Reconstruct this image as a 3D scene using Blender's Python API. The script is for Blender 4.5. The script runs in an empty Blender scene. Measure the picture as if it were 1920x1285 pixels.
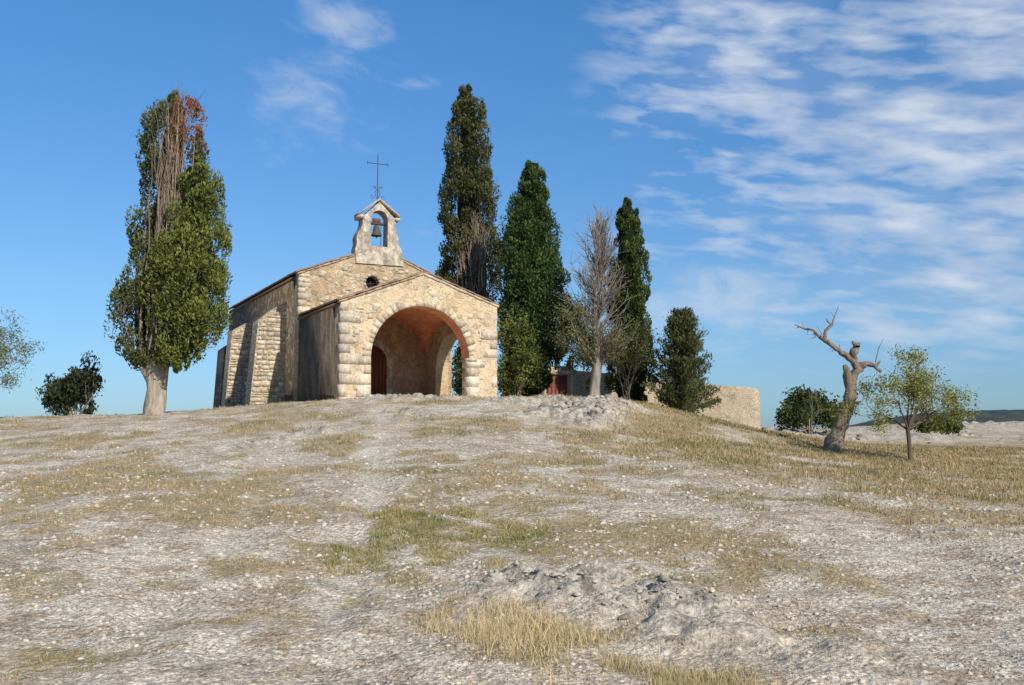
import bpy, math, random
import numpy as np
from mathutils import Vector, Matrix
from math import radians, sin, cos, pi, sqrt

scene = bpy.context.scene
scene.view_settings.view_transform = 'Standard'
try: scene.view_settings.look = 'None'
except Exception: pass
scene.view_settings.exposure = 0
COL = scene.collection
random.seed(3)

# ------------------------------------------------------------------ helpers
def link(o, parent=None):
    COL.objects.link(o)
    if parent is not None: o.parent = parent
    return o
def empty(name, loc=(0,0,0), rz=0.0):
    o = bpy.data.objects.new(name, None); o.location = loc; o.rotation_euler = (0,0,rz)
    o.empty_display_size = 0.3
    return link(o)

class MB:
    def __init__(s): s.v=[]; s.c=[]; s.f=[]; s.n=0
    def add(s, v, f, col=(1,1,1)):
        v=np.asarray(v,float).reshape(-1,3)
        c=np.asarray(col,float)
        if c.ndim==1: c=np.tile(c[:3],(len(v),1))
        s.v.append(v); s.c.append(c); f=np.asarray(f)
        s.f.append(f+s.n); s.n+=len(v)
    def obj(s, name, mat, parent=None, smooth=False):
        me=bpy.data.meshes.new(name)
        V=np.concatenate(s.v); C=np.concatenate(s.c)
        me.vertices.add(len(V)); me.vertices.foreach_set('co',V.astype(np.float32).ravel())
        tot=[];idx=[]
        for f in s.f:
            idx.append(f.ravel()); tot.append(np.full(len(f),f.shape[1],dtype=np.int32))
        idx=np.concatenate(idx).astype(np.int32); tot=np.concatenate(tot)
        st=np.concatenate([[0],np.cumsum(tot)[:-1]]).astype(np.int32)
        me.loops.add(len(idx)); me.loops.foreach_set('vertex_index',idx)
        me.polygons.add(len(tot)); me.polygons.foreach_set('loop_start',st); me.polygons.foreach_set('loop_total',tot)
        if smooth: me.polygons.foreach_set('use_smooth',np.ones(len(tot),dtype=bool))
        me.update(calc_edges=True); me.validate()
        a=me.attributes.new('Col','FLOAT_COLOR','POINT')
        a.data.foreach_set('color',np.concatenate([C,np.ones((len(C),1))],1).astype(np.float32).ravel())
        me.materials.append(mat)
        return link(bpy.data.objects.new(name,me),parent)

BOXF=np.array([[0,3,2,1],[4,5,6,7],[0,1,5,4],[1,2,6,5],[2,3,7,6],[3,0,4,7]])
def box(mb,x0,x1,y0,y1,z0,z1,col=(1,1,1),jit=0.0,rng=None):
    v=np.array([[x0,y0,z0],[x1,y0,z0],[x1,y1,z0],[x0,y1,z0],[x0,y0,z1],[x1,y0,z1],[x1,y1,z1],[x0,y1,z1]],float)
    if jit: v=v+rng.uniform(-jit,jit,v.shape)
    mb.add(v,BOXF,col)

# value noise in numpy
_r=np.random.RandomState(11); _T=_r.rand(256,256)
def vn(x,y):
    xi=np.floor(x).astype(int); yi=np.floor(y).astype(int); fx=x-xi; fy=y-yi
    fx=fx*fx*(3-2*fx); fy=fy*fy*(3-2*fy)
    a=_T[xi&255,yi&255]; b=_T[(xi+1)&255,yi&255]; c=_T[xi&255,(yi+1)&255]; d=_T[(xi+1)&255,(yi+1)&255]
    return (a*(1-fx)+b*fx)*(1-fy)+(c*(1-fx)+d*fx)*fy
def fbm(x,y,o=4):
    s=0;a=.5;t=0
    for i in range(o):
        s=s+a*vn(x*(2**i)+17.3*i,y*(2**i)+9.1*i); t+=a; a*=.5
    return s/t
def sst(a,b,x):
    t=np.clip((x-a)/(b-a),0,1); return t*t*(3-2*t)

# ------------------------------------------------------------------ materials
def mat_new(name):
    m=bpy.data.materials.new(name); m.use_nodes=True; nt=m.node_tree
    b=nt.nodes['Principled BSDF']; b.inputs['Roughness'].default_value=.9
    try: b.inputs['Specular IOR Level'].default_value=.15
    except Exception: pass
    return m,nt,b
class N:
    def __init__(s,nt): s.nt=nt
    def n(s,t,**k):
        x=s.nt.nodes.new(t)
        for a,b in k.items(): setattr(x,a,b)
        return x
    def l(s,a,b): s.nt.links.new(a,b)
    def noise(s,vec,scale,detail=4,rough=.55,dist=0):
        x=s.n('ShaderNodeTexNoise'); x.inputs['Scale'].default_value=scale; x.inputs['Detail'].default_value=detail
        x.inputs['Roughness'].default_value=rough; x.inputs['Distortion'].default_value=dist
        if vec is not None: s.l(vec,x.inputs['Vector'])
        return x.outputs['Fac']
    def ramp(s,fac,stops,interp='LINEAR'):
        x=s.n('ShaderNodeValToRGB'); e=x.color_ramp.elements; x.color_ramp.interpolation=interp
        while len(e)<len(stops): e.new(.5)
        for i,(p,c) in enumerate(stops):
            e[i].position=p; e[i].color=(c,c,c,1) if isinstance(c,(int,float)) else (*c,1)
        s.l(fac,x.inputs[0]); return x.outputs[0]
    def mix(s,f,a,b,mode='MIX'):
        x=s.n('ShaderNodeMixRGB',blend_type=mode)
        for i,v in ((0,f),(1,a),(2,b)):
            if isinstance(v,(int,float)): x.inputs[i].default_value=v if i==0 else (v,v,v,1)
            elif isinstance(v,tuple): x.inputs[i].default_value=(*v,1)
            else: s.l(v,x.inputs[i])
        return x.outputs[0]
    def math(s,op,a,b=None,c=None,clamp=False):
        x=s.n('ShaderNodeMath',operation=op,use_clamp=clamp)
        for i,v in enumerate((a,b,c)):
            if v is None: continue
            if isinstance(v,(int,float)): x.inputs[i].default_value=v
            else: s.l(v,x.inputs[i])
        return x.outputs[0]
    def mapping(s,vec,scale=(1,1,1),rot=(0,0,0),loc=(0,0,0)):
        x=s.n('ShaderNodeMapping'); x.inputs['Scale'].default_value=scale; x.inputs['Rotation'].default_value=rot; x.inputs['Location'].default_value=loc
        s.l(vec,x.inputs['Vector']); return x.outputs[0]
    def obj(s): return s.n('ShaderNodeTexCoord').outputs['Object']
    def attr(s,name):
        x=s.n('ShaderNodeAttribute'); x.attribute_name=name; return x
    def bump(s,h,strength,dist,bsdf,prev=None):
        x=s.n('ShaderNodeBump'); x.inputs['Strength'].default_value=strength; x.inputs['Distance'].default_value=dist
        s.l(h,x.inputs['Height'])
        if prev: s.l(prev,x.inputs['Normal'])
        s.l(x.outputs[0],bsdf.inputs['Normal']); return x.outputs[0]

def rubble(name, stones, mortar, scale=3.0, plaster=.5, dark=1.0, streak=.35):
    m,nt,b=mat_new(name); k=N(nt); o=k.obj()
    dn=k.n('ShaderNodeTexNoise'); dn.inputs['Scale'].default_value=3.2; dn.inputs['Detail'].default_value=4; k.l(o,dn.inputs['Vector'])
    vec=k.mix(.34,o,dn.outputs['Color'],'ADD')
    vec=k.mapping(vec,(1,1,1.4))
    v1=k.n('ShaderNodeTexVoronoi'); v1.inputs['Scale'].default_value=scale; k.l(vec,v1.inputs['Vector'])
    v2=k.n('ShaderNodeTexVoronoi',feature='DISTANCE_TO_EDGE'); v2.inputs['Scale'].default_value=scale; k.l(vec,v2.inputs['Vector'])
    sep=k.n('ShaderNodeSeparateColor'); k.l(v1.outputs['Color'],sep.inputs[0])
    stc=k.ramp(sep.outputs[0],stones,'LINEAR')
    edge=k.ramp(v2.outputs['Distance'],[(0.0,0.0),(.03,.15),(.085,1.0)])
    show=k.ramp(k.math('ADD',k.math('MULTIPLY',sep.outputs[1],.5),k.math('MULTIPLY',k.noise(o,.9,5,.65),1.0)),[(plaster+.20,0.0),(plaster+.30,1.0)])
    fac=k.math('MULTIPLY',edge,show)
    c=k.mix(fac,mortar,stc)
    fine=k.noise(o,14,5,.7)
    c=k.mix(.8,c,k.ramp(fine,[(.25,.45),(.75,1.4)]),'MULTIPLY')
    med=k.noise(k.mapping(o,(1.6,1.6,.7)),1.5,5,.7)
    c=k.mix(streak,c,k.ramp(med,[(.35,.45*dark),(.6,1.15)]),'MULTIPLY')
    hue=k.noise(o,.6,3,.5)
    c=k.mix(.35,c,k.ramp(hue,[(.35,(1.0,.82,.64)),(.65,(1,.98,.94))]),'MULTIPLY')
    k.l(c,b.inputs['Base Color'])
    h=k.math('ADD',k.math('MULTIPLY',fac,.6),k.math('MULTIPLY',fine,1.0))
    k.bump(h,.9,.035,b)
    return m

ST=[(0.0,(.40,.32,.22)),(.25,(.64,.55,.40)),(.5,(.54,.45,.32)),(.75,(.74,.66,.51)),(1.0,(.50,.37,.24))]
M_FACADE=rubble('facade_rubble_stone',ST,(.66,.53,.365),4.4,.50,1.2,.40)
M_NAVEF=rubble('nave_rubble_stone',[(0,(.36,.30,.21)),(.5,(.58,.50,.37)),(1,(.68,.60,.47))],(.50,.40,.27),4.0,.54,1.0,.5)
M_SIDE=rubble('side_rubble_stone',[(0,(.14,.115,.085)),(.5,(.24,.20,.15)),(1,(.34,.30,.23))],(.16,.125,.09),3.4,.42,.8,.5)  # side stone tones lowered, so shade is built into the colour
M_BUTT=rubble('buttress_stone',[(0,(.36,.31,.22)),(.5,(.58,.51,.40)),(1,(.68,.62,.50))],(.36,.29,.20),5.0,.25,1.1,.25)
M_WALL=rubble('enclosure_wall_stone',[(0,(.38,.33,.25)),(1,(.56,.49,.38))],(.50,.43,.33),4.5,.60,1.0,.35)

def plaster(name,col,col2,streak=1.0,zsq=.25,bumpd=.02,sc=1.6):
    m,nt,b=mat_new(name); k=N(nt); o=k.obj()
    s=k.noise(k.mapping(o,(2.5,2.5,2.5*zsq)),sc,6,.72)
    f=k.noise(o,9,5,.7)
    c=k.mix(k.ramp(s,[(.40,0.0),(.60,1.0)]),col,col2)
    c=k.mix(.8,c,k.ramp(f,[(.28,.5),(.72,1.35)]),'MULTIPLY')
    k.l(c,b.inputs['Base Color']); k.bump(f,.6,bumpd,b); return m
M_RENDER=plaster('weathered_shaded_render',(.085,.070,.055),(.20,.165,.125),1,.5,.03,.7)  # weathered plaster, tones also lowered to paint in the wall's shade
M_ORANGE=plaster('vault_ochre_plaster',(.72,.26,.13),(.80,.38,.21),1,1.0,.015,.7)
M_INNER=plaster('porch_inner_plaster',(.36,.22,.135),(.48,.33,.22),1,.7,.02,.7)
M_BELL=plaster('bellcote_stone',(.28,.245,.20),(.62,.55,.45),1,.6,.03)

def attr_mat(name,rough=.9,noise_sc=8,lo=.6,hi=1.25,bumpd=.02,zs=1.0,trans=0,metal=0,sat=None):
    m,nt,b=mat_new(name); k=N(nt); b.inputs['Roughness'].default_value=rough; b.inputs['Metallic'].default_value=metal
    a=k.attr('Col').outputs['Color']; c=a
    if noise_sc:
        o=k.obj(); f=k.noise(k.mapping(o,(1,1,zs)),noise_sc,5,.7)
        c=k.mix(1.0,a,k.ramp(f,[(.25,lo),(.75,hi)]),'MULTIPLY')
        if bumpd: k.bump(f,.8,bumpd,b)
    k.l(c,b.inputs['Base Color'])
    if trans:
        t=k.n('ShaderNodeBsdfTranslucent'); k.l(c,t.inputs[0]); mx=k.n('ShaderNodeMixShader'); mx.inputs[0].default_value=trans
        k.l(b.outputs[0],mx.inputs[1]); k.l(t.outputs[0],mx.inputs[2]); k.l(mx.outputs[0],nt.nodes['Material Output'].inputs[0])
    return m
M_BLOCK=attr_mat('dressed_stone',.9,9,.45,1.4,.02)
M_LEAF=attr_mat('foliage',.55,0,trans=.22)
M_GRASS=attr_mat('grass_blades',.7,0,trans=.25)
M_BARK=attr_mat('bark',.95,9,.35,1.4,.05,.18)
M_TILE=attr_mat('terracotta_tiles',.9,5,.5,1.4,.02)
M_IRON=attr_mat('iron',.6,20,.7,1.2,0)
M_WOOD=attr_mat('painted_wood',.7,6,.7,1.2,.005,.15)
M_CORE=attr_mat('shaded_core',.95,7,.4,1.6,.12)  # solid core behind the leaves, with interior shade put into its colour
M_ROCK=attr_mat('limestone_chips',.95,25,.5,1.3,.01)

# ------------------------------------------------------------------ terrain
CP=np.array([
(0,0,0),(-8,0,-.1),(8,0,-.15),(0,-12,-.7),(-20,-12,-.8),(20,-12,-.9),
(0,6.5,.02),(-5,7,.05),(5,7,-.02),(0,12,.42),(0,20,1.1),(0,28,1.95),(-1,34,2.5),(1.5,34,2.5),
(-6,12,.45),(6,12,.28),(-6,20,1.0),(-7,28,1.75),(6,20,.72),(5.5,28,1.35),
(-6,36,2.56),(-8.7,42,2.6),(-14.3,54,2.6),(-3,38,2.62),(-.5,39,2.68),(-2,45,2.75),(-8,50,2.8),
(-12.9,36,2.08),(-18.2,36,1.9),(-30,36,1.2),(-20,15,.5),(-12,22,1.0),(-16,50,1.9),(-24,60,.6),(-40,80,-1.5),(-60,40,-1),
(3.3,34,2.35),(7.2,40,1.9),(10.4,43,1.25),(3,41,2.65),(2,46,2.6),(9.4,30,.89),(10.95,28,.62),(15,30,.55),(13,20,.25),(20,22,.1),
(13,50,1.15),(17,60,1.0),(24,75,1.3),(34,92,1.75),(50,95,1.9),(30,45,.5),(0,75,.5),(0,100,-2),(50,40,-.2),(-80,100,-4),(80,60,-1)],float)
def rbf_fit(P):
    n=len(P); d=np.sqrt(((P[:,None,:2]-P[None,:,:2])**2).sum(-1)+9.0)
    A=np.zeros((n+3,n+3)); A[:n,:n]=-d; A[:n,:n]-=np.eye(n)*.15; A[:n,n]=1; A[:n,n+1:]=P[:,:2]; A[n,:n]=1; A[n+1:,:n]=P[:,:2].T
    return np.linalg.solve(A,np.concatenate([P[:,2],[0,0,0]]))
W=rbf_fit(CP)
def Hbase(x,y):
    x=np.asarray(x,float); y=np.asarray(y,float); r=W[-3]+W[-2]*x+W[-1]*y
    for i in range(len(CP)): r=r-W[i]*np.sqrt((x-CP[i,0])**2+(y-CP[i,1])**2+9.0)
    d=np.hypot(x,y-30); w=sst(75,140,d)
    return r*(1-w)+w*(-3.5+1.5*fbm(x*.01+5,y*.01+5,3))
def seg(x,y,ax,ay,bx,by,wd):
    dx,dy=bx-ax,by-ay; t=np.clip(((x-ax)*dx+(y-ay)*dy)/(dx*dx+dy*dy),0,1)
    d=np.hypot(x-ax-t*dx,y-ay-t*dy); return np.exp(-(d/wd)**2)
def rockmask(x,y):
    a=1.2*seg(x,y,.1,9.1,1.45,8.3,.5)+.9*seg(x,y,.9,9.3,1.4,8.8,.3)+.6*seg(x,y,1.2,7.6,2.4,7.2,.3)
    b=1.1*seg(x,y,1.2,28.5,3.4,32.5,.9)+.9*seg(x,y,2.0,26.5,2.6,29.5,.6)+.8*seg(x,y,-.5,30.5,1.5,31.5,.6)
    c=.6*seg(x,y,-5,33.5,1.5,34,.8)*sst(.45,.6,fbm(x*.7,y*.7,2))
    f=.75*seg(x,y,-3.5,29,-1,24,.5)*sst(.42,.6,fbm(x*.9+5,y*.9,2))+.7*seg(x,y,-6,21,-4.5,24,.4)
    e=.9*seg(x,y,14,62,40,78,5)+.9*seg(x,y,12,50,22,54,2.5)
    return np.clip((a+b+c+e+f)*sst(.2,.5,fbm(x*2.1+3,y*2.1,3)+.12),0,1)
def tracks(x,y):
    a=seg(x,y,-2.4,4,-3.4,14,.24)+seg(x,y,-3.4,14,-6.4,31,.40)
    b=seg(x,y,-1.0,4,-1.9,14,.22)+seg(x,y,-1.9,14,-4.0,31,.36)
    return np.clip((a+b)*sst(.28,.6,fbm(x*.8+11,y*.6,3)),0,1)
def H(x,y):
    x=np.asarray(x,float); y=np.asarray(y,float)
    h=Hbase(x,y); near=1-sst(20,60,np.hypot(x,y))
    ch=1-.9*np.exp(-(((x+6)/6.5)**2+((y-43)/9)**2)**2)
    n=.16*(fbm(x*.22,y*.22,3)-.5)+ch*.16*(fbm(x*.9+4,y*.9,3)-.5)+near*.05*(fbm(x*3.1,y*3.1+8,3)-.5)+near*.026*(fbm(x*11,y*11,2)-.5)
    r=rockmask(x,y); big=sst(18,30,y)
    rid=1-np.abs(fbm(x*2.4+9,y*3.4,4)*2-1)
    n=n+r*(.08+.10*big+ (.26+.14*big)*(rid-.72)*1.6 + .12*(np.round(fbm(x*5,y*7,2)*7)/7-.5)+.08*(fbm(x*14,y*17,2)-.5)*(1-big))
    n=n+.18*r*sst(40,60,y)*fbm(x*.5,y*.5,3)*2
    return h+n*1.0-.05*tracks(x,y)*near
def grassmask(x,y):
    g=fbm(x*.5+2,y*.36+7,3); g2=fbm(x*1.5+9,y*1.2,4); fine=fbm(x*2.8,y*2.4+5,3)
    base=sst(.47,.575,.40*g+.60*g2-.05*tracks(x,y)+.03*seg(x,y,-1.7,6,-5.0,30,.4))*.9
    right=sst(1.2,4.5,x-(y-24)*-.12)*sst(10,18,y)*(1-.85*sst(46,56,y))
    right=right*sst(.28,.50,.5*fbm(x*.8,y*.6,3)+.5*g2)
    s=seg(x,y,-1.5,10.5,-.35,8.7,.26)+seg(x,y,-1.4,14.4,.25,11.2,.4)+seg(x,y,-.25,8.1,1.3,6.2,.5)+seg(x,y,.5,10.1,1.1,9.7,.22)
    s=s+seg(x,y,1.6,11.6,2.6,10.7,.3)+seg(x,y,3.1,9.7,3.6,9.2,.2)+seg(x,y,-7.8,16.8,-6.6,16,.5)+seg(x,y,-5.6,15.3,-4.6,15,.35)
    s=s+seg(x,y,1.3,8.0,2.6,7.9,.22)+seg(x,y,-3.3,9.4,-3.1,9.3,.13)+seg(x,y,-2.6,8.1,-2.2,8.0,.14)+seg(x,y,-2.2,9.3,-1.9,9.3,.1)+seg(x,y,-2.0,7.1,-1.8,7.0,.1)
    s=s+seg(x,y,-4.6,18,-1.5,17,.4)+seg(x,y,-3.9,14.2,-2.9,13.2,.35)+seg(x,y,4.2,8.3,4.4,8.2,.12)+seg(x,y,-3.6,7.3,-3.2,7.1,.15)
    m=np.clip(base*(1-.4*sst(12,6,y))+right*.95+s*sst(.34,.52,fine),0,1)
    return m*(1-.85*np.clip(rockmask(x,y)*1.5,0,1))

def axis(lo,hi,s0,c,g,flat):
    a=[c]
    while a[-1]<hi: a.append(a[-1]+max(s0,g*(abs(a[-1]-c)-flat)+s0))
    b=[c]
    while b[-1]>lo: b.append(b[-1]-max(s0,g*(abs(b[-1]-c)-flat)+s0))
    return np.array(b[::-1][:-1]+a)
xs=axis(-1500,1500,.06,0,.020,5)
ys=np.array([-60,-45,-32,-24,-18,-14,-11,-8,-6,-4,-2.5,-1,0,1,2,3,3.5,4.0]+[])
yl=[4.4]
while yl[-1]<1800: yl.append(yl[-1]+max(.04,.0075*yl[-1]))
ys=np.concatenate([ys,yl])
GX,GY=np.meshgrid(xs,ys); gx=GX.ravel(); gy=GY.ravel(); gz=H(gx,gy)
nx=len(xs); ny=len(ys)
ii=(np.arange(ny-1)[:,None]*nx+np.arange(nx-1)[None,:]).ravel()
GF=np.stack([ii,ii+1,ii+nx+1,ii+nx],1)
M_G,nt,b=mat_new('limestone_ground'); k=N(nt); o=k.obj()
ga=k.attr('grass').outputs['Fac']; ra=k.attr('rock').outputs['Fac']; ta=k.attr('track').outputs['Fac']
big=k.noise(o,.35,4,.6); med=k.noise(k.mapping(o,(1,1.3,1)),1.7,7,.75); fin=k.noise(o,16,5,.75); vf=k.noise(o,48,3,.7)
c=k.mix(k.ramp(big,[(.38,0.0),(.6,1.0)]),(.60,.525,.425),(.69,.635,.545))
c=k.mix(k.ramp(med,[(.46,0.0),(.58,.9)]),c,(.43,.345,.25))
c=k.mix(k.math('MULTIPLY',ta,.55),c,(.71,.66,.58))
# lichen-grey bedrock showing through in places
gr=k.noise(k.mapping(o,(1,1.6,1)),.9,6,.7)
c=k.mix(k.ramp(gr,[(.56,0.0),(.64,.6)]),c,(.34,.32,.28))
c=k.mix(.9,c,k.ramp(fin,[(.3,.48),(.5,1.0),(.7,1.3)]),'MULTIPLY')
c=k.mix(.9,c,k.ramp(vf,[(.36,.36),(.5,1.0),(.62,1.38)]),'MULTIPLY')
vo=k.n('ShaderNodeTexVoronoi'); vo.inputs['Scale'].default_value=18
dn=k.n('ShaderNodeTexNoise'); dn.inputs['Scale'].default_value=12; k.l(o,dn.inputs['Vector']); k.l(k.mix(.05,o,dn.outputs['Color'],'ADD'),vo.inputs['Vector'])
vs=k.n('ShaderNodeSeparateColor'); k.l(vo.outputs['Color'],vs.inputs[0])
c=k.mix(.5,c,k.ramp(vo.outputs['Distance'],[(.0,1.25),(.45,.95),(.75,.5)]),'MULTIPLY')
c=k.mix(.4,c,k.ramp(vs.outputs[0],[(.0,.55),(1.0,1.4)]),'MULTIPLY')
gn=k.noise(o,6,5,.8)
gm=k.math('MULTIPLY',ga,k.ramp(gn,[(.36,.25),(.54,1.0)]))
gcol=k.mix(k.ramp(k.noise(o,.9,4,.6),[(.4,0.0),(.6,1.0)]),(.36,.26,.14),(.26,.22,.10))
gcol=k.mix(.9,gcol,k.ramp(fin,[(.3,.4),(.7,1.6)]),'MULTIPLY')
c=k.mix(k.math('MULTIPLY',gm,.9),c,gcol)
rc=k.mix(k.ramp(k.noise(o,4.5,6,.8),[(.40,0.0),(.58,1.0)]),(.15,.135,.115),(.60,.56,.49))
c=k.mix(k.math('MULTIPLY',ra,.9),c,rc)
sx=k.n('ShaderNodeSeparateXYZ'); k.l(o,sx.inputs[0])
far=k.ramp(k.math('DIVIDE',sx.outputs[1],300),[(.35,0.0),(.5,1.0)])
c=k.mix(far,c,(.09,.10,.045))
k.l(c,b.inputs['Base Color'])
h1=k.math('ADD',k.math('MULTIPLY',fin,.8),k.math('MULTIPLY',vf,.35)); h1=k.math('SUBTRACT',h1,k.math('MULTIPLY',vo.outputs['Distance'],.6))
p=k.bump(med,.3,.05,b); k.bump(h1,.95,.034,b,p)
mb=MB(); mb.add(np.stack([gx,gy,gz],1),GF); ground=mb.obj('ground',M_G,None,True)
for nm,fn in (('grass',grassmask),('rock',rockmask),('track',tracks)):
    a=ground.data.attributes.new(nm,'FLOAT','POINT'); a.data.foreach_set('value',fn(gx,gy).astype(np.float32))

rs=np.random.RandomState(5)
# ------------------------------------------------------------------ gravel chips
ico=np.array([[0,0,1],[.9,0,.2],[.3,.85,.2],[-.7,.5,.2],[-.7,-.5,.2],[.3,-.85,.2],[.6,.5,-.6],[-.3,.7,-.6],[-.8,0,-.6],[-.2,-.8,-.6],[.6,-.5,-.6]])
icf=np.array([[0,1,2],[0,2,3],[0,3,4],[0,4,5],[0,5,1],[1,6,2],[2,7,3],[3,8,4],[4,9,5],[5,10,1],[6,7,2],[7,8,3],[8,9,4],[9,10,5],[10,6,1]])
def chips(name,n,ymin,ymax,smin,smax,pw):
    u=rs.rand(n); y=ymin*(ymax/ymin)**u; x=(rs.rand(n)*2-1)*.58*y
    clump=fbm(x*1.3,y*1.3,3); kp=rs.rand(n)<sst(.38,.6,clump)*.85+.15; x=x[kp];y=y[kp]; n=len(x)
    s=smin+(smax-smin)*rs.rand(n)**pw*np.clip(y/10,.7,1.5)
    z=H(x,y)+s*.05
    V=ico[None]*(1+rs.uniform(-.4,.4,(n,11,3)))
    V=V*(s[:,None,None])*np.stack([rs.uniform(.7,1.5,n),rs.uniform(.7,1.3,n),rs.uniform(.3,.7,n)],1)[:,None,:]
    a=rs.rand(n)*6.28; ca,sa=np.cos(a)[:,None],np.sin(a)[:,None]
    X=V[:,:,0]*ca-V[:,:,1]*sa; Y=V[:,:,0]*sa+V[:,:,1]*ca
    V=np.stack([X+x[:,None],Y+y[:,None],V[:,:,2]+z[:,None]],-1).reshape(-1,3)
    F=(icf[None]+(np.arange(n)*11)[:,None,None]).reshape(-1,3)
    g=rs.uniform(.38,.68,n); C=np.stack([g,g*.91,g*.79],1)
    m=MB(); m.add(V,F,np.repeat(C,11,0)); return m.obj(name,M_ROCK)
chips('gravel',62000,5.0,24,.006,.036,9)
def rocks(name,spots):
    m=MB()
    for (cx,cy,rx,ry,n,s0,s1) in spots:
        for i in range(n):
            x=cx+rs.normal()*rx; y=cy+rs.normal()*ry; s=s0+(s1-s0)*rs.rand()**2; z=float(H(x,y))-s*.15
            V=ico*(1+rs.uniform(-.45,.45,(11,3)))*np.array([s*rs.uniform(.8,1.8),s*rs.uniform(.7,1.3),s*rs.uniform(.3,.7)])
            a=rs.rand()*6.28; R=np.array([[cos(a),-sin(a),0],[sin(a),cos(a),0],[0,0,1]])
            g=rs.uniform(.22,.52); m.add(V@R.T+[x,y,z],icf,(g,g*.91,g*.79))
    return m.obj(name,M_ROCK)
rocks('limestone_outcrop',[(.5,8.85,.35,.17,150,.01,.06),(1.25,8.4,.28,.17,130,.01,.06),(2.7,31,.6,1.1,50,.05,.2),(1.6,28.3,.8,.5,50,.03,.13),(-1,33.6,2.5,.3,40,.03,.09),
  (20,60,6,2.5,70,.15,.5),(36,82,9,3,80,.2,.7),(16,51,3,1.2,40,.1,.3)])

# ------------------------------------------------------------------ grass
def grass(name,n,ymin,ymax,thr,hf,wf,seedcol,dens=1.0,region=None,per=14,spread=.05,brk=True):
    if region: x=rs.uniform(region[0],region[1],n); y=rs.uniform(region[2],region[3],n)
    else: u=rs.rand(n); y=ymin*(ymax/ymin)**u; x=(rs.rand(n)*2-1)*.58*y
    g=grassmask(x,y)
    if brk: g=g*sst(.22,.55,fbm(x*4.3,y*3.9+2,2))
    kp=rs.rand(n)<(sst(thr,1,g)*dens); x=x[kp];y=y[kp];g=g[kp]; n=len(x)
    hh=hf*(.4+1.1*rs.rand(n)**1.5)*np.clip(y/12,.8,1.6)
    green=sst(.50,.66,fbm(x*.8+30,y*.8,3)+rs.normal(0,.05,n))
    X=np.repeat(x,per)+rs.normal(0,spread,n*per)*np.repeat(np.clip(y/10,1,3),per); Y=np.repeat(y,per)+rs.normal(0,spread,n*per)*np.repeat(np.clip(y/10,1,3),per)
    Z=H(X,Y)-.006; h=np.repeat(hh,per)*rs.uniform(.3,1.2,n*per); w=wf*np.clip(Y/8,1,5)*rs.uniform(.6,1.3,n*per)
    a=rs.rand(n*per)*6.28; lean=rs.uniform(.1,.95,n*per)*h; la=rs.rand(n*per)*6.28
    bx,by=np.cos(a)*w,np.sin(a)*w
    P0=np.stack([X-bx,Y-by,Z],1);P1=np.stack([X+bx,Y+by,Z],1)
    mx,my=X+np.cos(la)*lean*.35,Y+np.sin(la)*lean*.35
    P2=np.stack([mx+bx*.7,my+by*.7,Z+h*.6],1);P3=np.stack([mx-bx*.7,my-by*.7,Z+h*.6],1)
    P4=np.stack([X+np.cos(la)*lean,Y+np.sin(la)*lean,Z+h],1)
    V=np.stack([P0,P1,P2,P3,P4],1).reshape(-1,3); m=n*per; i=np.arange(m)*5
    C=np.repeat(green,per)[:,None]*np.array(seedcol[1])+(1-np.repeat(green,per))[:,None]*np.array(seedcol[0])
    C=C*rs.uniform(.6,1.3,(m,1))
    mbb=MB(); mbb.add(V,np.stack([i,i+1,i+2,i+3],1),np.repeat(C,5,0)); mbb.f.append(np.stack([i+3,i+2,i+4],1))
    return mbb.obj(name,M_GRASS)
DRY=(.48,.37,.20); GRN=(.26,.25,.10)
g1=grass('dry_grass',36000,5.2,42,.12,.044,.0028,(DRY,GRN),1,None,10)
g2=grass('tall_dry_grass',3000,0,0,.15,.14,.0022,((.66,.53,.31),(.56,.46,.26)),.8,(-.7,2.0,5.6,8.4),14,.06,False)
g3=grass('green_grass_tuft',1300,0,0,.2,.07,.0028,((.44,.37,.16),(.25,.26,.09)),1,(-1.9,.4,8.4,12.9),14,.035)
g4=grass('hillside_grass',36000,0,0,.14,.055,.0034,((.44,.33,.18),(.29,.26,.12)),1,(1.2,24,10,46),7,.08)

# ------------------------------------------------------------------ chapel
ANG=math.atan2(.438,.899)
chapel=empty('stone_chapel',(-6.12,36,2.6),ANG)
def flat(name,outer,holes,y0,y1,mat,axis='xz',parent=chapel,off=0):
    """2D outline (a,z) extruded; axis xz: a=x extruded along y; yz: a=y extruded along x"""
    cu=bpy.data.curves.new(name,'CURVE'); cu.dimensions='2D'; cu.fill_mode='BOTH'; cu.extrude=abs(y1-y0)/2
    for pts in [outer]+holes:
        sp=cu.splines.new('POLY'); sp.points.add(len(pts)-1); sp.use_cyclic_u=True
        for i,(a,z) in enumerate(pts): sp.points[i].co=(a,z,0,1)
    tmp=bpy.data.objects.new(name+'_c',cu); COL.objects.link(tmp)
    dg=bpy.context.evaluated_depsgraph_get(); me=bpy.data.meshes.new_from_object(tmp.evaluated_get(dg))
    bpy.data.objects.remove(tmp)
    mid=(y0+y1)/2
    co=np.zeros(len(me.vertices)*3,np.float32); me.vertices.foreach_get('co',co); co=co.reshape(-1,3)
    if axis=='xz': nc=np.stack([co[:,0],mid-co[:,2],co[:,1]],1)
    else: nc=np.stack([mid+co[:,2],co[:,0],co[:,1]],1)
    me.vertices.foreach_set('co',nc.ravel()); me.update()
    me.materials.clear(); me.materials.append(mat); me.name=name
    return link(bpy.data.objects.new(name,me),parent)
def arc(cx,cz,r,a0,a1,n=28,rz=None):
    rz=rz or r
    return [(cx+r*cos(a0+(a1-a0)*i/n),cz+rz*sin(a0+(a1-a0)*i/n)) for i in range(n+1)]
PW=6.17; CX=3.08; R=1.94; SP=1.52
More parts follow.
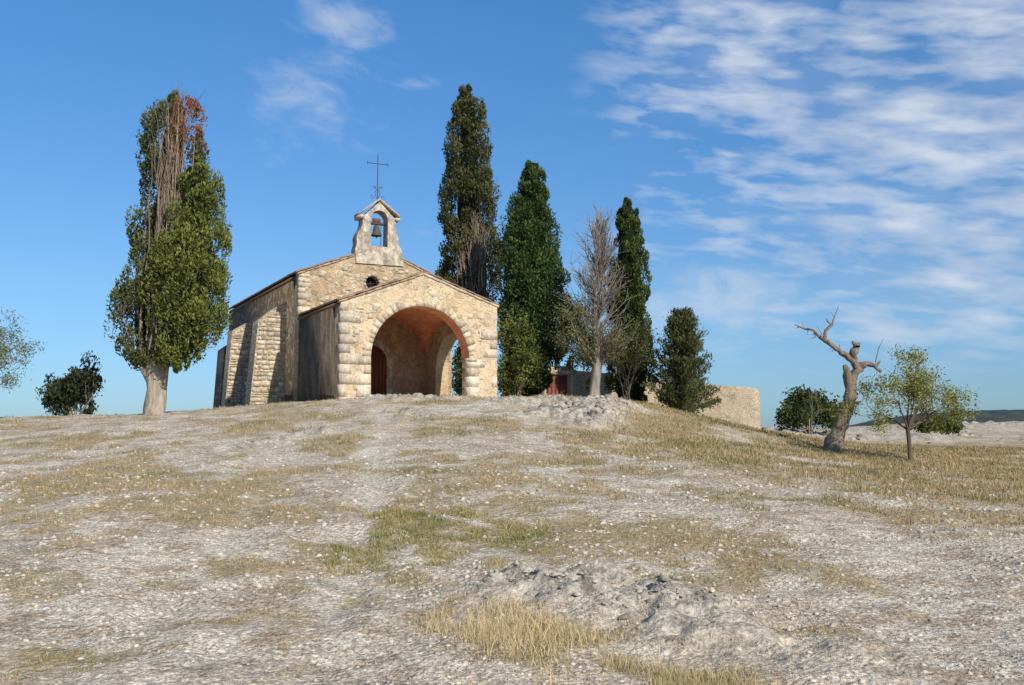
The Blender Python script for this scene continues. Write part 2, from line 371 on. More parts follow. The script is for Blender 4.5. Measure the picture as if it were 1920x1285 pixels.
out=[(0,-1.5),(CX-R,-1.5)]+arc(CX,SP,R,pi,0)+[(CX+R,-1.5),(PW,-1.5),(PW,3.6),(3.15,4.68),(0,3.48)]
flat('porch_front_wall',out,[],0,.7,M_FACADE)
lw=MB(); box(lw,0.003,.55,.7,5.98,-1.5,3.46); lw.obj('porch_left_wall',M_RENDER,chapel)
flat('porch_right_wall',[(.7,-1.5),(1.5,-1.5)]+arc(3.2,1.3,1.7,pi,0,20,1.5)+[(4.9,-1.5),(5.98,-1.5),(5.98,3.56),(.7,3.56)],[],5.6,PW-.003,M_FACADE,'yz')
n=48; X,Y=np.meshgrid(np.linspace(.551,5.6,n),np.linspace(.7,5.97,n))
h1=1.7+2.05*np.sqrt(np.clip(1-((X-3.08)/2.56)**2,0,1)); h2=1.7+1.65*np.sqrt(np.clip(1-((Y-3.34)/2.66)**2,0,1))
Z=np.maximum(h1,h2); i=(np.arange(n-1)[:,None]*n+np.arange(n-1)[None,:]).ravel()
m=MB(); m.add(np.stack([X.ravel(),Y.ravel(),Z.ravel()],1),np.stack([i,i+n,i+n+1,i+1],1)); m.obj('porch_vault',M_ORANGE,chapel,False)
pts=arc(CX,SP,R-.012,pi,0,32); m=MB(); V=[];
for a,z in pts: V+= [(a,.03,z),(a,.71,z)]
i=np.arange(32)*2; m.add(V,np.stack([i,i+1,i+3,i+2],1)); m.obj('arch_soffit',M_ORANGE,chapel)
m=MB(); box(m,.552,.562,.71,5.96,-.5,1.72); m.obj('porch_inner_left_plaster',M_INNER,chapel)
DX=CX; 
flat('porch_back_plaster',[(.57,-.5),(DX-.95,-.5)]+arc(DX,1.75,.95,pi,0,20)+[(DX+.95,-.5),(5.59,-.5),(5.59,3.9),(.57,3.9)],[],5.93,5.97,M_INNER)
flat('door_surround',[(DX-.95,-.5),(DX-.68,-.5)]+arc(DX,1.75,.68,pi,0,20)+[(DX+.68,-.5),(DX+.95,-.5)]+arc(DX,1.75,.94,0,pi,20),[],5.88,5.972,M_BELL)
door=MB()
for q in range(8):
    x0=DX-.68+q*.17; xm=x0+.085; top=1.75+sqrt(max(.0,.68**2-(xm-DX)**2))
    box(door,x0+.006,x0+.164,5.935,5.985,-.3,top,(.20,.07,.04))
door.obj('door',M_WOOD,chapel)
fl=MB(); box(fl,.56,5.59,.02,5.97,-.6,.06,(.55,.47,.37)); box(fl,1.15,5.01,-.25,.0,-.6,.03,(.52,.46,.37)); fl.obj('porch_floor',M_BLOCK,chapel)

# quoins, jambs and voussoirs: nearly flush, irregular
qr=np.random.RandomState(8); q=MB()
def qc():
    g=qr.uniform(.44,.70); t=qr.rand(); return (g,g*(.82+.08*t),g*(.60+.16*t))
def stone(mb,x0,x1,z0,z1,yf,yb,col,j=.02):
    """one irregular face stone with chamfered, uneven outline"""
    cx=(x0+x1)/2; cz=(z0+z1)/2; hx=(x1-x0)/2; hz=(z1-z0)/2; P=[]
    base=[(-1,-.7),(-.75,-1),(.75,-1),(1,-.7),(1,.7),(.75,1),(-.75,1),(-1,.7)]
    pr=[(cx+hx*a+qr.uniform(-j,j),cz+hz*b_+qr.uniform(-j,j)) for a,b_ in base]
    for a,b_ in pr: P.append((a,yb,b_))
    for a,b_ in pr: P.append((cx+(a-cx)*.95,yf+qr.uniform(-.004,.004),cz+(b_-cz)*.93))
    mb.add(P,np.array([[i,(i+1)%8,8+(i+1)%8,8+i] for i in range(8)]),col); mb.f.append(np.array([[8,9,10,11,12,13,14,15]])+mb.n-16)
z=-.6
kq=0
while z<3.2:
    hgt=qr.uniform(.20,.46); h2_=min(hgt,3.38-z); L=.70 if kq%2 else .36; L*=qr.uniform(.6,1.2); lowf=1.08 if z<.9 else .9
    box(q,-.004,L,-.006,.3 if kq%2 else .55,z+.006,z+h2_-.002,tuple(np.array(qc())*lowf),.005,qr)
    if qr.rand()<.5: 
        L2=.36 if kq%2 else .6; L2*=qr.uniform(.6,1.2); box(q,PW-L2,PW+.004,-.007,.5,z+.005,z+h2_-.002,qc(),.005,qr)
    if z+hgt<1.5+.3:
        L3=qr.uniform(.2,.6); box(q,CX-R-L3,CX-R+.004,-.008,.40,z+.005,min(z+hgt,1.52)-.002,tuple(np.array(qc())*lowf),.005,qr)
        L3=qr.uniform(.2,.55); box(q,CX+R-.006,CX+R+L3,-.008,.69,z+.005,min(z+hgt,1.52)-.002,tuple(np.array(qc())*1.12),.005,qr)  # right jamb stones lightened to paint in ground bounce
    z+=hgt; kq+=1
box(q,CX+R-.05,CX+R+.3,-.05,.69,1.47,1.58,(.60,.52,.41),.006,qr)
a0=.0
while a0<pi-.02:
    da=qr.uniform(.06,.15); a1=min(a0+da,pi); ro=R+qr.uniform(.14,.34); ri=R-.004
    P=[]
    for yy in (-.006,.14):
        for (rr,aa) in ((ri,a0+.004),(ro,a0+.005),(ro,a1-.004),(ri,a1-.002)): P.append((CX+rr*cos(aa),yy,SP+rr*sin(aa)))
    q.add(np.array(P)+qr.uniform(-.006,.006,(8,3)),np.array([[0,1,2,3],[7,6,5,4],[0,4,5,1],[1,5,6,2],[2,6,7,3],[3,7,4,0]]),tuple(np.array(qc())*np.array((1.0,.96,.90))))
    a0=a1
def in_face(x,z):
    if np.hypot(x-CX,max(z-SP,0))<R+.5: return False
    return .5<x<PW-.6 and z<3.3+ (x/3.15 if x<3.15 else (PW-x)/3.02)*1.05-.25
for t in range(420):
    x=qr.uniform(.3,PW-.3); z=qr.uniform(.2,4.3)
    if in_face(x,z):
        w=qr.uniform(.04,.17); hh=qr.uniform(.035,.09); stone(q,x-w,x+w,z-hh,z+hh,-.008-.008*qr.rand(),.05,qc())
q.obj('quoins_and_voussoirs',M_BLOCK,chapel)

# nave
NL,NR,NA=-.03,6.78,3.38
def oval(cx,cz,r,n=20,rz=None): return [(cx+r*cos(2*pi*i/n),cz+(rz or r)*sin(2*pi*i/n)) for i in range(n)]
flat('nave_front_wall',[(NL,-1.5),(NR,-1.5),(NR,5.18),(NA,6.62),(NL,5.36)],[oval(3.12,5.1,.30)],6.0,6.6,M_NAVEF)
m=MB()
for i in range(14):
    a0=2*pi*i/14+.03; a1=2*pi*(i+1)/14-.03
    P=[(3.12+rr*cos(aa),yy,5.1+rr*sin(aa)) for yy in (5.975,6.2) for rr,aa in ((.30,a0),(.40,a0),(.40,a1),(.30,a1))]
    m.add(P,np.array([[0,1,2,3],[7,6,5,4],[0,4,5,1],[1,5,6,2],[2,6,7,3],[3,7,4,0]]),tuple(np.array(qc())*.8))
m.obj('oculus_surround',M_BLOCK,chapel)
m=MB(); V=[(3.12+.31*cos(2*pi*i/20),6.4,5.1+.31*sin(2*pi*i/20)) for i in range(20)]; m.add(V,np.array([list(range(20))]),(.02,.02,.022))  # near-black disc painted as the unlit hole behind the bars
box(m,3.105,3.135,6.28,6.3,4.8,5.4,(.06,.05,.05)); box(m,2.82,3.42,6.25,6.27,5.09,5.12,(.06,.05,.05)); m.obj('oculus_window',M_IRON,chapel)
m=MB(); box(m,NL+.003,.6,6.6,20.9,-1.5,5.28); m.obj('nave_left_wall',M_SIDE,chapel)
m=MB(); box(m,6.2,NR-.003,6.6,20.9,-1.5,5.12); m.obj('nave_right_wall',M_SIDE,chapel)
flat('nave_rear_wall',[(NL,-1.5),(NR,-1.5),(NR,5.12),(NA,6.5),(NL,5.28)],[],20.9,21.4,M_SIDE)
q=MB(); z=3.3
kq=0
while z<5.2:
    hgt=qr.uniform(.18,.34); L=(.5 if kq%2 else .28)*qr.uniform(.7,1.2); box(q,NL-.004,NL+L,5.994,6.35,z+.005,min(z+hgt,5.3)-.002,qc(),.005,qr); z+=hgt; kq+=1
for t in range(170):
    x=qr.uniform(.2,6.4); z=qr.uniform(3.6,6.2)
    if z<5.25+(1-abs(x-NA)/3.4)*1.15-.15 and not np.hypot(x-3.12,z-5.1)<.55:
        w=qr.uniform(.05,.17); hh=qr.uniform(.04,.09); stone(q,x-w,x+w,z-hh,z+hh,5.986,6.05,tuple(np.array(qc())*.95))
q.obj('nave_corner_stones',M_BLOCK,chapel)
def butt(name,y0,y1,zt,zo,qo,qb,mat):
    flat(name,[(NL,-1.5),(-qb-.12,-1.5),(-qb,0),(-qo,zo),(-qo*.45,zo+(zt-zo)*.65),(NL,zt)],[],y0,y1,mat)
butt('buttress_1',8.1,9.2,4.35,3.5,1.22,1.5,M_BUTT)
butt('buttress_2',14.6,15.7,4.2,3.6,1.10,1.35,M_BUTT)
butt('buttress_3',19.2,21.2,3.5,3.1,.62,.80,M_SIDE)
q=MB()
for (y0,zt,qo,qb,qm) in ((8.1,4.0,1.10,1.5,1.22),(14.6,3.9,1.0,1.35,1.10)):
    z=-.3
    while z<zt-.1:
        hgt=qr.uniform(.08,.26); lim=qb+(qo-qb)*(z+hgt)/zt
        if z+hgt>3.5: lim=min(lim,qm-(z+hgt-3.5)*1.6)
        x=-lim
        while x<-.15:
            w=qr.uniform(.09,.42); hj=hgt*qr.uniform(.8,1.0); stone(q,x+.004,min(x+w,-.03)-.004,z+.004,z+hj-.004,y0-.015-.025*qr.rand(),y0+.06,tuple(np.array(qc())*qr.uniform(.75,1.1)),.02); x+=w
        z+=hgt
q.obj('buttress_facing_stones',M_BLOCK,chapel)

# roofs
def roof(name,xr,zr,xe,ze,y0,y1,per=.23):
    L=math.hypot(xe-xr,ze-zr); nu=int((y1-y0)/per)*8; nv=int(L/.36)*3+1
    yy=np.linspace(y0,y1,nu+1); t=np.linspace(0,1,nv+1)
    Yg,Tg=np.meshgrid(yy,t); ph=(Yg-y0)/per; co=.055*np.abs(np.sin(pi*ph))
    row=(Tg*L/.36)%1.0
    rr=np.random.RandomState(int(y0*10)+7)
    jit=rr.uniform(-.012,.012,(200,400))[np.minimum((Tg*L/.36).astype(int),199),np.minimum(ph.astype(int),399)]
    Zg=zr+(ze-zr)*Tg+co+.02*row+jit; Xg=xr+(xe-xr)*Tg
    n=nu+1; i=(np.arange(nv)[:,None]*n+np.arange(nu)[None,:]).ravel()
    g=rr.uniform(.65,1.2,(200,400))[np.minimum((Tg*L/.36).astype(int),199),np.minimum(ph.astype(int),399)]
    C=np.stack([.36*g,.23*g,.155*g],-1).reshape(-1,3)
    m=MB(); m.add(np.stack([Xg.ravel(),Yg.ravel(),Zg.ravel()],1),np.stack([i,i+1,i+n+1,i+n],1),C)
    ob=m.obj(name,M_TILE,chapel); md=ob.modifiers.new('s','SOLIDIFY'); md.thickness=.03; md.offset=-1
    return ob
roof('porch_roof_left',3.15,4.74,-.16,3.50,-.06,5.98)
roof('porch_roof_right',3.15,4.74,PW+.12,3.62,-.02,5.98)
roof('nave_roof_left',NA,6.68,NL-.18,5.33,5.92,21.5)
roof('nave_roof_right',NA,6.68,NR+.18,5.14,5.97,21.5)
q=MB()
def verge(x0,z0,x1,z1,y0,y1,col):
    n=int(math.hypot(x1-x0,z1-z0)/.34)
    for i in range(n):
        a,b_=i/n,(i+.96)/n; xa,xb=x0+(x1-x0)*a,x0+(x1-x0)*b_; za,zb=z0+(z1-z0)*a,z0+(z1-z0)*b_
        g=qr.uniform(.7,1.2); t=.06+.03*qr.rand()
        v=[(xa,y0,za-t),(xb,y0,zb-t),(xb,y1,zb-t),(xa,y1,za-t),(xa,y0,za),(xb,y0,zb),(xb,y1,zb),(xa,y1,za)]
        q.add(np.array(v)+qr.uniform(-.010,.010,(8,3)),BOXF,tuple(np.array(col)*g))
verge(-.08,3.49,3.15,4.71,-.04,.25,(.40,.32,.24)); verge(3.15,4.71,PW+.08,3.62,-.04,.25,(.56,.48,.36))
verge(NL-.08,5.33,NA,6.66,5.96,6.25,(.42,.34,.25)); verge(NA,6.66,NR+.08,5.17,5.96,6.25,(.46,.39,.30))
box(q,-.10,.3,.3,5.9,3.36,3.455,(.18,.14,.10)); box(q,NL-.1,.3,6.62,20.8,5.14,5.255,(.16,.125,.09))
q.obj('eaves_stones',M_BLOCK,chapel)

# bellcote
BX=3.38
o_=[(BX-1.02,5.9),(BX-1.05,6.5),(BX-.98,6.75),(BX-1.0,7.0),(BX-.93,7.22),(BX-.80,7.42),(BX-.74,7.62),(BX-.74,7.9),(BX,8.62),(BX+.74,7.9),(BX+.74,7.62),(BX+.78,7.4),(BX+.86,7.1),(BX+.88,6.8),(BX+1.02,6.6),(BX+1.1,6.2),(BX+1.1,5.9)]
hole=[(BX-.38,6.68),(BX+.38,6.68)]+arc(BX,7.86,.38,0,pi,14)
flat('bellcote',o_,[hole],5.93,6.55,M_BELL)
q=MB()
for sgn in (-1,1):
    box(q,BX+min(sgn*.70,sgn*.91),BX+max(sgn*.70,sgn*.91),5.86,6.62,7.84,7.98,(.54,.47,.38),.012,qr)
    v=[]
    for yy in (5.86,6.62):
        v+=[(BX+sgn*.91,yy,7.985),(BX,yy,8.68),(BX,yy,8.77),(BX+sgn*.93,yy,8.07)]
    q.add(v,np.array([[0,1,2,3],[7,6,5,4],[0,4,5,1],[1,5,6,2],[2,6,7,3],[3,7,4,0]]),(.44,.40,.34))
q.obj('bellcote_cornice',M_BLOCK,chapel)
m=MB()
prof=[(.04,.46),(.10,.44),(.135,.36),(.15,.24),(.18,.12),(.235,.03),(.24,0),(.20,0)]; ns=20; V=[]
for r_,z_ in prof:
    for i in range(ns): V.append((BX-.03+r_*cos(2*pi*i/ns),6.24+r_*sin(2*pi*i/ns),7.18+z_))
F=[]
for j in range(len(prof)-1):
    for i in range(ns): F.append([j*ns+i,j*ns+(i+1)%ns,(j+1)*ns+(i+1)%ns,(j+1)*ns+i])
m.add(V,F,(.10,.085,.06))
box(m,BX-.39,BX+.39,6.19,6.29,7.66,7.76,(.10,.065,.04)); box(m,BX-.2,BX+.14,6.2,6.28,7.74,7.94,(.14,.09,.06)); box(m,BX-.10,BX-.04,6.22,6.27,7.6,7.68,(.08,.06,.05)); box(m,BX+.12,BX+.14,6.1,6.12,6.7,7.7,(.05,.05,.05)); box(m,BX-.05,BX-.01,6.22,6.26,7.08,7.3,(.06,.05,.05))
m.obj('bell',M_IRON,chapel,False)

def frame(d):
    d=d/np.linalg.norm(d); a=np.array([0,0,1.]) if abs(d[2])<.9 else np.array([1.,0,0]); u=np.cross(d,a); u/=np.linalg.norm(u); return u,np.cross(d,u)
def tube(mb,pts,rad,sides=5,col=(1,1,1),flute=0,rng=None):
    pts=np.asarray(pts,float); n=len(pts); V=[]
    ang=np.arange(sides)*2*pi/sides
    fl=np.ones(sides) if not flute else 1+flute*np.sin(ang*3+1)+flute*.7*np.sin(ang*5)
    u=None
    for i in range(n):
        d=pts[min(i+1,n-1)]-pts[max(i-1,0)]; d=d/(np.linalg.norm(d)+1e-9)
        if u is None: u,v=frame(d)
        else:
            u=u-d*np.dot(u,d); u/=np.linalg.norm(u)+1e-9; v=np.cross(d,u)
        tw=.25*i if flute else 0
        r_=rad[i]*fl*(1+(rng.uniform(-.12,.12,sides) if (flute and rng is not None) else 0))
        V.append(pts[i]+(np.cos(ang+tw)*r_)[:,None]*u+(np.sin(ang+tw)*r_)[:,None]*v)
    V=np.concatenate(V); i=np.arange(n-1)[:,None]*sides; j=np.arange(sides)[None,:]; j2=(j+1)%sides
    F=np.stack([(i+j),(i+j2),(i+sides+j2),(i+sides+j)],-1).reshape(-1,4); mb.add(V,F,col)
m=MB(); IC=(.07,.06,.055); cy=6.24
tube(m,[(BX,cy,8.6),(BX,cy,10.78)],[.022,.016],6,IC); tube(m,[(BX-.46,cy,10.35),(BX+.46,cy,10.35)],[.016,.016],6,IC)
for s in (-1,1):
    tube(m,[(BX+s*(.05+.13*t*sin(pi*t)+.10*sin(2.2*pi*t)*t),cy,8.85+.5*t) for t in np.linspace(0,1,12)],[.012]*12,5,IC)
    tube(m,[(BX+s*(.16+.08*(1-t*.6)*cos(5.5*t)),cy,9.30+.08*(1-t*.6)*sin(5.5*t)) for t in np.linspace(0,1,12)],[.011]*12,5,IC)
    tube(m,[(BX+s*(.24+.07*cos(5*t)),cy,8.86+.07*sin(5*t)) for t in np.linspace(0,1,12)],[.011]*12,5,IC)
    tube(m,[(BX+s*.46,cy,10.29),(BX+s*.46,cy,10.41)],[.018,.018],5,IC)
m.obj('iron_cross',M_IRON,chapel)

# ------------------------------------------------------------------ enclosure wall
wm=empty('stone_wall',(0,0,0))
P=[(-.4,45.6,4.35),(1.3,45.4,4.35),(2.6,45.3,4.3),(2.9,45.25,4.1),(4,45.1,4.0),(5.5,44.9,3.8),(7,44.6,3.6),(8.0,44.35,3.48),(8.8,44.1,3.42),(9.6,43.9,3.36),(10.3,43.75,3.30),(10.6,43.7,3.22),(10.68,43.68,3.05)]
V=[];thk=.55
for (x,y,zt) in P:
    zb=0.3; V+=[(x,y,zb),(x,y,zt-.07),(x,y+.07,zt),(x,y+thk-.07,zt+.01),(x,y+thk,zt-.07),(x,y+thk,zb)]
F=[]
for i in range(len(P)-1):
    for j in range(5): F.append([i*6+j,(i+1)*6+j,(i+1)*6+j+1,i*6+j+1])
m=MB(); m.add(V,F); e=(len(P)-1)*6; m.f.append(np.array([[e,e+1,e+2,e+3,e+4,e+5][::-1]])); m.obj('wall_body',M_WALL,wm)
m=MB()
for i in range(5): box(m,1.58+i*.17,1.58+i*.17+.16,45.26,45.32,1.9,3.85,(.26,.09,.075))
m.obj('gate',M_WOOD,wm)
m=MB()
box(m,1.33,1.56,45.2,45.5,1.9,3.9,(.50,.42,.32),.01,qr); box(m,2.46,2.73,45.2,45.5,1.9,3.9,(.50,.42,.32),.01,qr); box(m,1.28,2.78,45.19,45.5,3.91,4.12,(.5,.43,.33),.01,qr)
m.obj('gate_surround',M_BLOCK,wm)

# ------------------------------------------------------------------ vegetation
def leafcloud(mb,C,D,size,asp,cols,rng,flat=.0):
    n=len(C); D=D+rng.normal(0,.45,D.shape); D/=np.linalg.norm(D,axis=1,keepdims=True)+1e-9
    A=rng.normal(size=(n,3)); U=np.cross(D,A); U/=np.linalg.norm(U,axis=1,keepdims=True)+1e-9
    s=size*rng.uniform(.6,1.4,(n,1)); w=s*asp
    V=np.stack([C-D*s*.5,C+U*w*.5,C+D*s*.5,C-U*w*.5],1).reshape(-1,3); i=np.arange(n)*4
    mb.add(V,np.stack([i,i+1,i+2,i+3],1),np.repeat(cols,4,0))
def ring_at(rings,z):
    R_=np.array(rings,float); return np.interp(z,R_[:,0],R_[:,1]),np.interp(z,R_[:,0],R_[:,2])
def cypress_crown(leaf,core,rings,y,rng,K,per,dark,light,size=.13,csz=(.20,.48),holes=None,corescale=.68,colfn=None,foldk=.5):
    R_=np.array(rings,float); zz=np.linspace(R_[0,0],R_[-1,0],200); cc,rr=ring_at(rings,zz); p=(rr+.12); p/=p.sum()
    z=rng.choice(zz,K,p=p)+rng.uniform(-.05,.05,K); cx,r=ring_at(rings,z); a=rng.rand(K)*2*pi
    cr=(csz[0]+(csz[1]-csz[0])*rng.rand(K)**1.3)*np.clip(r/.8,.40,1.2)
    fold=np.array([float(fbm(np.array(aa*1.1+3+y),np.array(z_*.75),2)) for aa,z_ in zip(a,z)])
    r=r*(1-foldk*.52+foldk*fold)
    rad=np.maximum(r-cr*rng.uniform(.1,1.1,K),0)
    CC=np.stack([cx+rad*np.cos(a),y+rad*np.sin(a),z],1)
    if holes is not None:
        kp=~holes(CC,rng); CC=CC[kp]; cr=cr[kp]; a=a[kp]
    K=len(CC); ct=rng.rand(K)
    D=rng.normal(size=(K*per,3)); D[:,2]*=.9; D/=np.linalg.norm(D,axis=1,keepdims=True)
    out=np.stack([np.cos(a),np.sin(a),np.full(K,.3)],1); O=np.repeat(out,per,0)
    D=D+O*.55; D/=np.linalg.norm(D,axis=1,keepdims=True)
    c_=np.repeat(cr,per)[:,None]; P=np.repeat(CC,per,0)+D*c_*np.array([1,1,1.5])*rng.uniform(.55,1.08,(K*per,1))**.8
    up=D*.6+np.array([0,0,.8]); upw=sst(-.5,1,D[:,2])[:,None]  # leaves get lighter towards the top of each clump
    t=np.repeat(ct,per)[:,None]*.45+rng.rand(K*per,1)*.25+.3*upw
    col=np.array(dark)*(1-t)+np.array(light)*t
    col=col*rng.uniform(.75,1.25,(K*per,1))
    if colfn: col=colfn(P,col,rng)
    leafcloud(leaf,P,up,size,.42,col,rng)
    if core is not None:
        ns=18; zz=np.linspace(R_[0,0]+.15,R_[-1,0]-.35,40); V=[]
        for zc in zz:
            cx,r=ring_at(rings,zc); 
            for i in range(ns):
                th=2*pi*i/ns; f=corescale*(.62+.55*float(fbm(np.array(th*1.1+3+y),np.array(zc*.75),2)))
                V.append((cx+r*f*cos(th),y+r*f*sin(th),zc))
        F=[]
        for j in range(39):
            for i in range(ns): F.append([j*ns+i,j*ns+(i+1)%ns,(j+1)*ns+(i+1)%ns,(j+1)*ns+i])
        core.add(V,F,tuple(np.array(dark)*.5))  # solid hull in halved leaf colour: painted shade deep in the crown
def gz_(x,y): return float(H(x,y))
def bare_strands(mb,rng,n,x0,x1,z0,z1,xt,y,col,r0=.035,spread=.5,ys=.3):
    for i in range(n):
        zs=rng.uniform(z0,z0+(z1-z0)*.6); L=rng.uniform(.25,.6)*(z1-z0); t0=(zs-z0)/(z1-z0)
        xc=(x0+x1)/2*(1-t0)+xt*t0; x=xc+rng.normal(0,(x1-x0)*.3); yy=y+rng.normal(0,ys)
        lean=rng.normal(0,spread); pts=[];n_=7
        for j in range(n_):
            t=j/(n_-1); pts.append((x+lean*t*t+(xt-xc)*t*L/(z1-z0)+rng.normal(0,.04),yy+rng.normal(0,.04)-.1*t,min(zs+L*t,z1)))
        g=rng.uniform(.6,1.25); tube(mb,pts,[r0*(1-.85*j/(n_-1)) for j in range(n_)],4,tuple(np.array(col)*g))
        for q_ in range(4):
            b0=np.array(pts[rng.randint(2,n_-1)]); d=np.array([rng.normal(0,.3),rng.normal(0,.3),.7])*rng.uniform(.3,.9)
            tube(mb,[b0,b0+d*.5+rng.normal(0,.03,3),b0+d],[r0*.4,r0*.3,r0*.12],3,tuple(np.array(col)*g))

BARK=(.30,.25,.20); GREYB=(.33,.29,.25)
# 1 left cypress
rng=np.random.RandomState(21); T=empty('cypress_tree'); b=MB()
x0,y0=-12.7,36.0; g=gz_(x0,y0)
tube(b,[(x0,y0,g-.4),(x0,y0,g-.02),(x0+.02,y0,g+.3),(x0+.05,y0,g+.9),(x0+.05,y0,g+1.6),(x0+.1,y0,g+3)],[.43,.385,.345,.34,.40,.3],16,(.38,.33,.27),.10,rng)
for (dx,dz,xt,r_) in ((-.18,8.5,-.05,.17),(.05,10.4,.45,.2),(.3,7.6,1.1,.17),(.15,9.5,.3,.15),(-.35,4.5,-.8,.13)):
    pts=[(x0+.1+dx*.5,y0-.05,g+1.0)]+[(x0+.1+dx+(xt-dx)*t+rng.normal(0,.04),y0-.25+rng.normal(0,.06),g+1.3+(dz-.4)*t) for t in np.linspace(0.08,1,8)]
    tube(b,pts,[r_*(1-.75*j/8) for j in range(9)],8,BARK,.15,rng)
bare_strands(b,rng,120,-12.75,-12.05,3.9,12.9,-12.0,35.35,(.32,.255,.20),.034,.16,.16)
bare_strands(b,rng,30,-12.3,-11.8,10.3,13.6,-11.8,35.5,(.34,.17,.10),.020,.28,.2)
bare_strands(b,rng,8,-13.7,-13.3,4.4,6.8,-13.8,35.7,(.25,.21,.18),.013,.15,.3)
b.obj('trunk',M_BARK,T)
L=MB(); Cc=MB()
def h1a(C,rng):
    return (np.abs(C[:,0]-(-12.35+.05*(C[:,2]-6)))<.42)&(C[:,2]>4.3)&(C[:,2]<12.3)&(C[:,1]<36.1)&(rng.rand(len(C))<.92)
def cf(P,col,rng):
    red=sst(11.2,12.4,P[:,2])*sst(-12.15,-11.8,P[:,0])*.9; red=(red>rng.rand(len(P)))[:,None]
    return np.where(red,np.array([.30,.12,.055])*rng.uniform(.6,1.3,(len(P),1)),col)
r1a=[(3.7,-12.95,.25),(4.2,-13.1,.8),(5.4,-13.15,1.03),(6.6,-13.0,1.0),(7.6,-12.85,.78),(9.2,-12.6,.92),(11,-12.4,.98),(12.3,-12.25,.92),(13.1,-12.2,.75),(13.6,-12.2,.15)]
r1b=[(3.6,-11.95,.2),(4.2,-11.75,.8),(5.3,-11.5,1.22),(7.2,-11.42,1.22),(8.6,-11.38,1.02),(9.6,-11.3,.85),(10.5,-11.35,.6),(11.2,-11.4,.12)]
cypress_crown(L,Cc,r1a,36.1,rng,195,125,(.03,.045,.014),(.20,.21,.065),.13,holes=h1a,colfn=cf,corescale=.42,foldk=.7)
cypress_crown(L,Cc,r1b,35.6,rng,225,140,(.035,.055,.014),(.27,.30,.07),.13,corescale=.66,foldk=.6)  # lighter leaf colours paint this crown as the sunlit side
L.obj('crown',M_LEAF,T); Cc.obj('shaded_crown_core',M_CORE,T)

def cypress(x,y,rings,seed,K,per,dark,light,size=.14,trunk_r=.22,holes=None,strands=None,corescale=.66,csz=(.20,.46),foldk=.5):
    rng=np.random.RandomState(seed); T=empty('cypress_tree'); b=MB(); g=gz_(x,y); top=rings[-1][0]
    tube(b,[(x,y,g-.3),(x,y,g+.4),(x+.02,y,g+2),(rings[len(rings)//2][1],y,(g+top)/2),(rings[-1][1],y,top-.8)],[trunk_r*1.4,trunk_r,trunk_r*.9,trunk_r*.5,.03],9,BARK,.12,rng)
    if strands:
        for s in strands: bare_strands(b,rng,*s)
    b.obj('trunk',M_BARK,T); L=MB(); Cc=MB()
    cypress_crown(L,Cc,rings,y,rng,K,per,dark,light,size,holes=holes,corescale=corescale,csz=csz,foldk=foldk)
    L.obj('crown',M_LEAF,T); Cc.obj('shaded_crown_core',M_CORE,T); return T
def h2f(C,rng): return (C[:,2]<11.5)&(C[:,2]>7)&(np.abs(C[:,0]+1.85)<.6)&(C[:,1]<48)&(rng.rand(len(C))<.75)
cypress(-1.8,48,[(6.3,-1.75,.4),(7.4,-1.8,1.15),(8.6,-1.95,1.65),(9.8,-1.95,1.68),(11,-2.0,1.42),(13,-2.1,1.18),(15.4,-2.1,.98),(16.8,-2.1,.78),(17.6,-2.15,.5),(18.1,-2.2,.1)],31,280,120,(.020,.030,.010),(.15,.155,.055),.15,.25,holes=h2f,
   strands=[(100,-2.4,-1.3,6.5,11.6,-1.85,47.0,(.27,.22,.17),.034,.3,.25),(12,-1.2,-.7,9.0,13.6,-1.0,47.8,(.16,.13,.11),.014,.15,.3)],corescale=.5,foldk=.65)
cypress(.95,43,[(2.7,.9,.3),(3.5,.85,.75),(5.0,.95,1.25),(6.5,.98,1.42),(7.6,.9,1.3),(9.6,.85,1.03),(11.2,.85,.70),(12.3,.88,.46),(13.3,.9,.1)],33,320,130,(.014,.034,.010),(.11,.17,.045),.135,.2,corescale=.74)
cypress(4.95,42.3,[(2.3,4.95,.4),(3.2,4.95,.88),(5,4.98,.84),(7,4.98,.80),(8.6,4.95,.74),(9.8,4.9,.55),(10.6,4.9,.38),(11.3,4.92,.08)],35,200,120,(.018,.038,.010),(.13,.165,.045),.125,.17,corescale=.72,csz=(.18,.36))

def grow(mb,tips,p,d,L,r,depth,rng,col,spread=.6,up=.15,n=4,kids=3,minr=.006,sh=.68):
    p=np.array(p,float); d=np.array(d,float); d/=np.linalg.norm(d); pts=[p.copy()]; dd=d.copy()
    for i in range(n):
        dd=dd+rng.normal(0,.13,3)+np.array([0,0,up*.3]); dd/=np.linalg.norm(dd); p=p+dd*L/n; pts.append(p.copy())
    rad=[max(r*(1-.55*i/n),minr) for i in range(n+1)]; tube(mb,pts,rad,6 if r>.04 else 4,tuple(np.array(col)*rng.uniform(.8,1.15)))
    if depth==0: tips.append((pts[-1],dd)); tips.append((pts[-2],dd)); return
    for q in range(kids):
        t=rng.randint(max(1,n//2),n+1) if q else n
        nd=dd+rng.normal(0,spread,3); nd[2]+=up
        grow(mb,tips,pts[t],nd,L*sh*rng.uniform(.75,1.2),rad[t]*.72,depth-1,rng,col,spread,up,n,kids,minr,sh)

def tipleaves(L,tips,rng,per,sp,size,asp,dark,light,keep=1.0):
    P=[];
    for (p,d) in tips:
        if rng.rand()>keep: continue
        k_=per; P.append(np.array(p)+rng.normal(0,sp,(k_,3)))
    P=np.concatenate(P); t=rng.rand(len(P),1); col=np.array(dark)*(1-t)+np.array(light)*t
    D=rng.normal(size=P.shape); leafcloud(L,P,D,size,asp,col,rng)

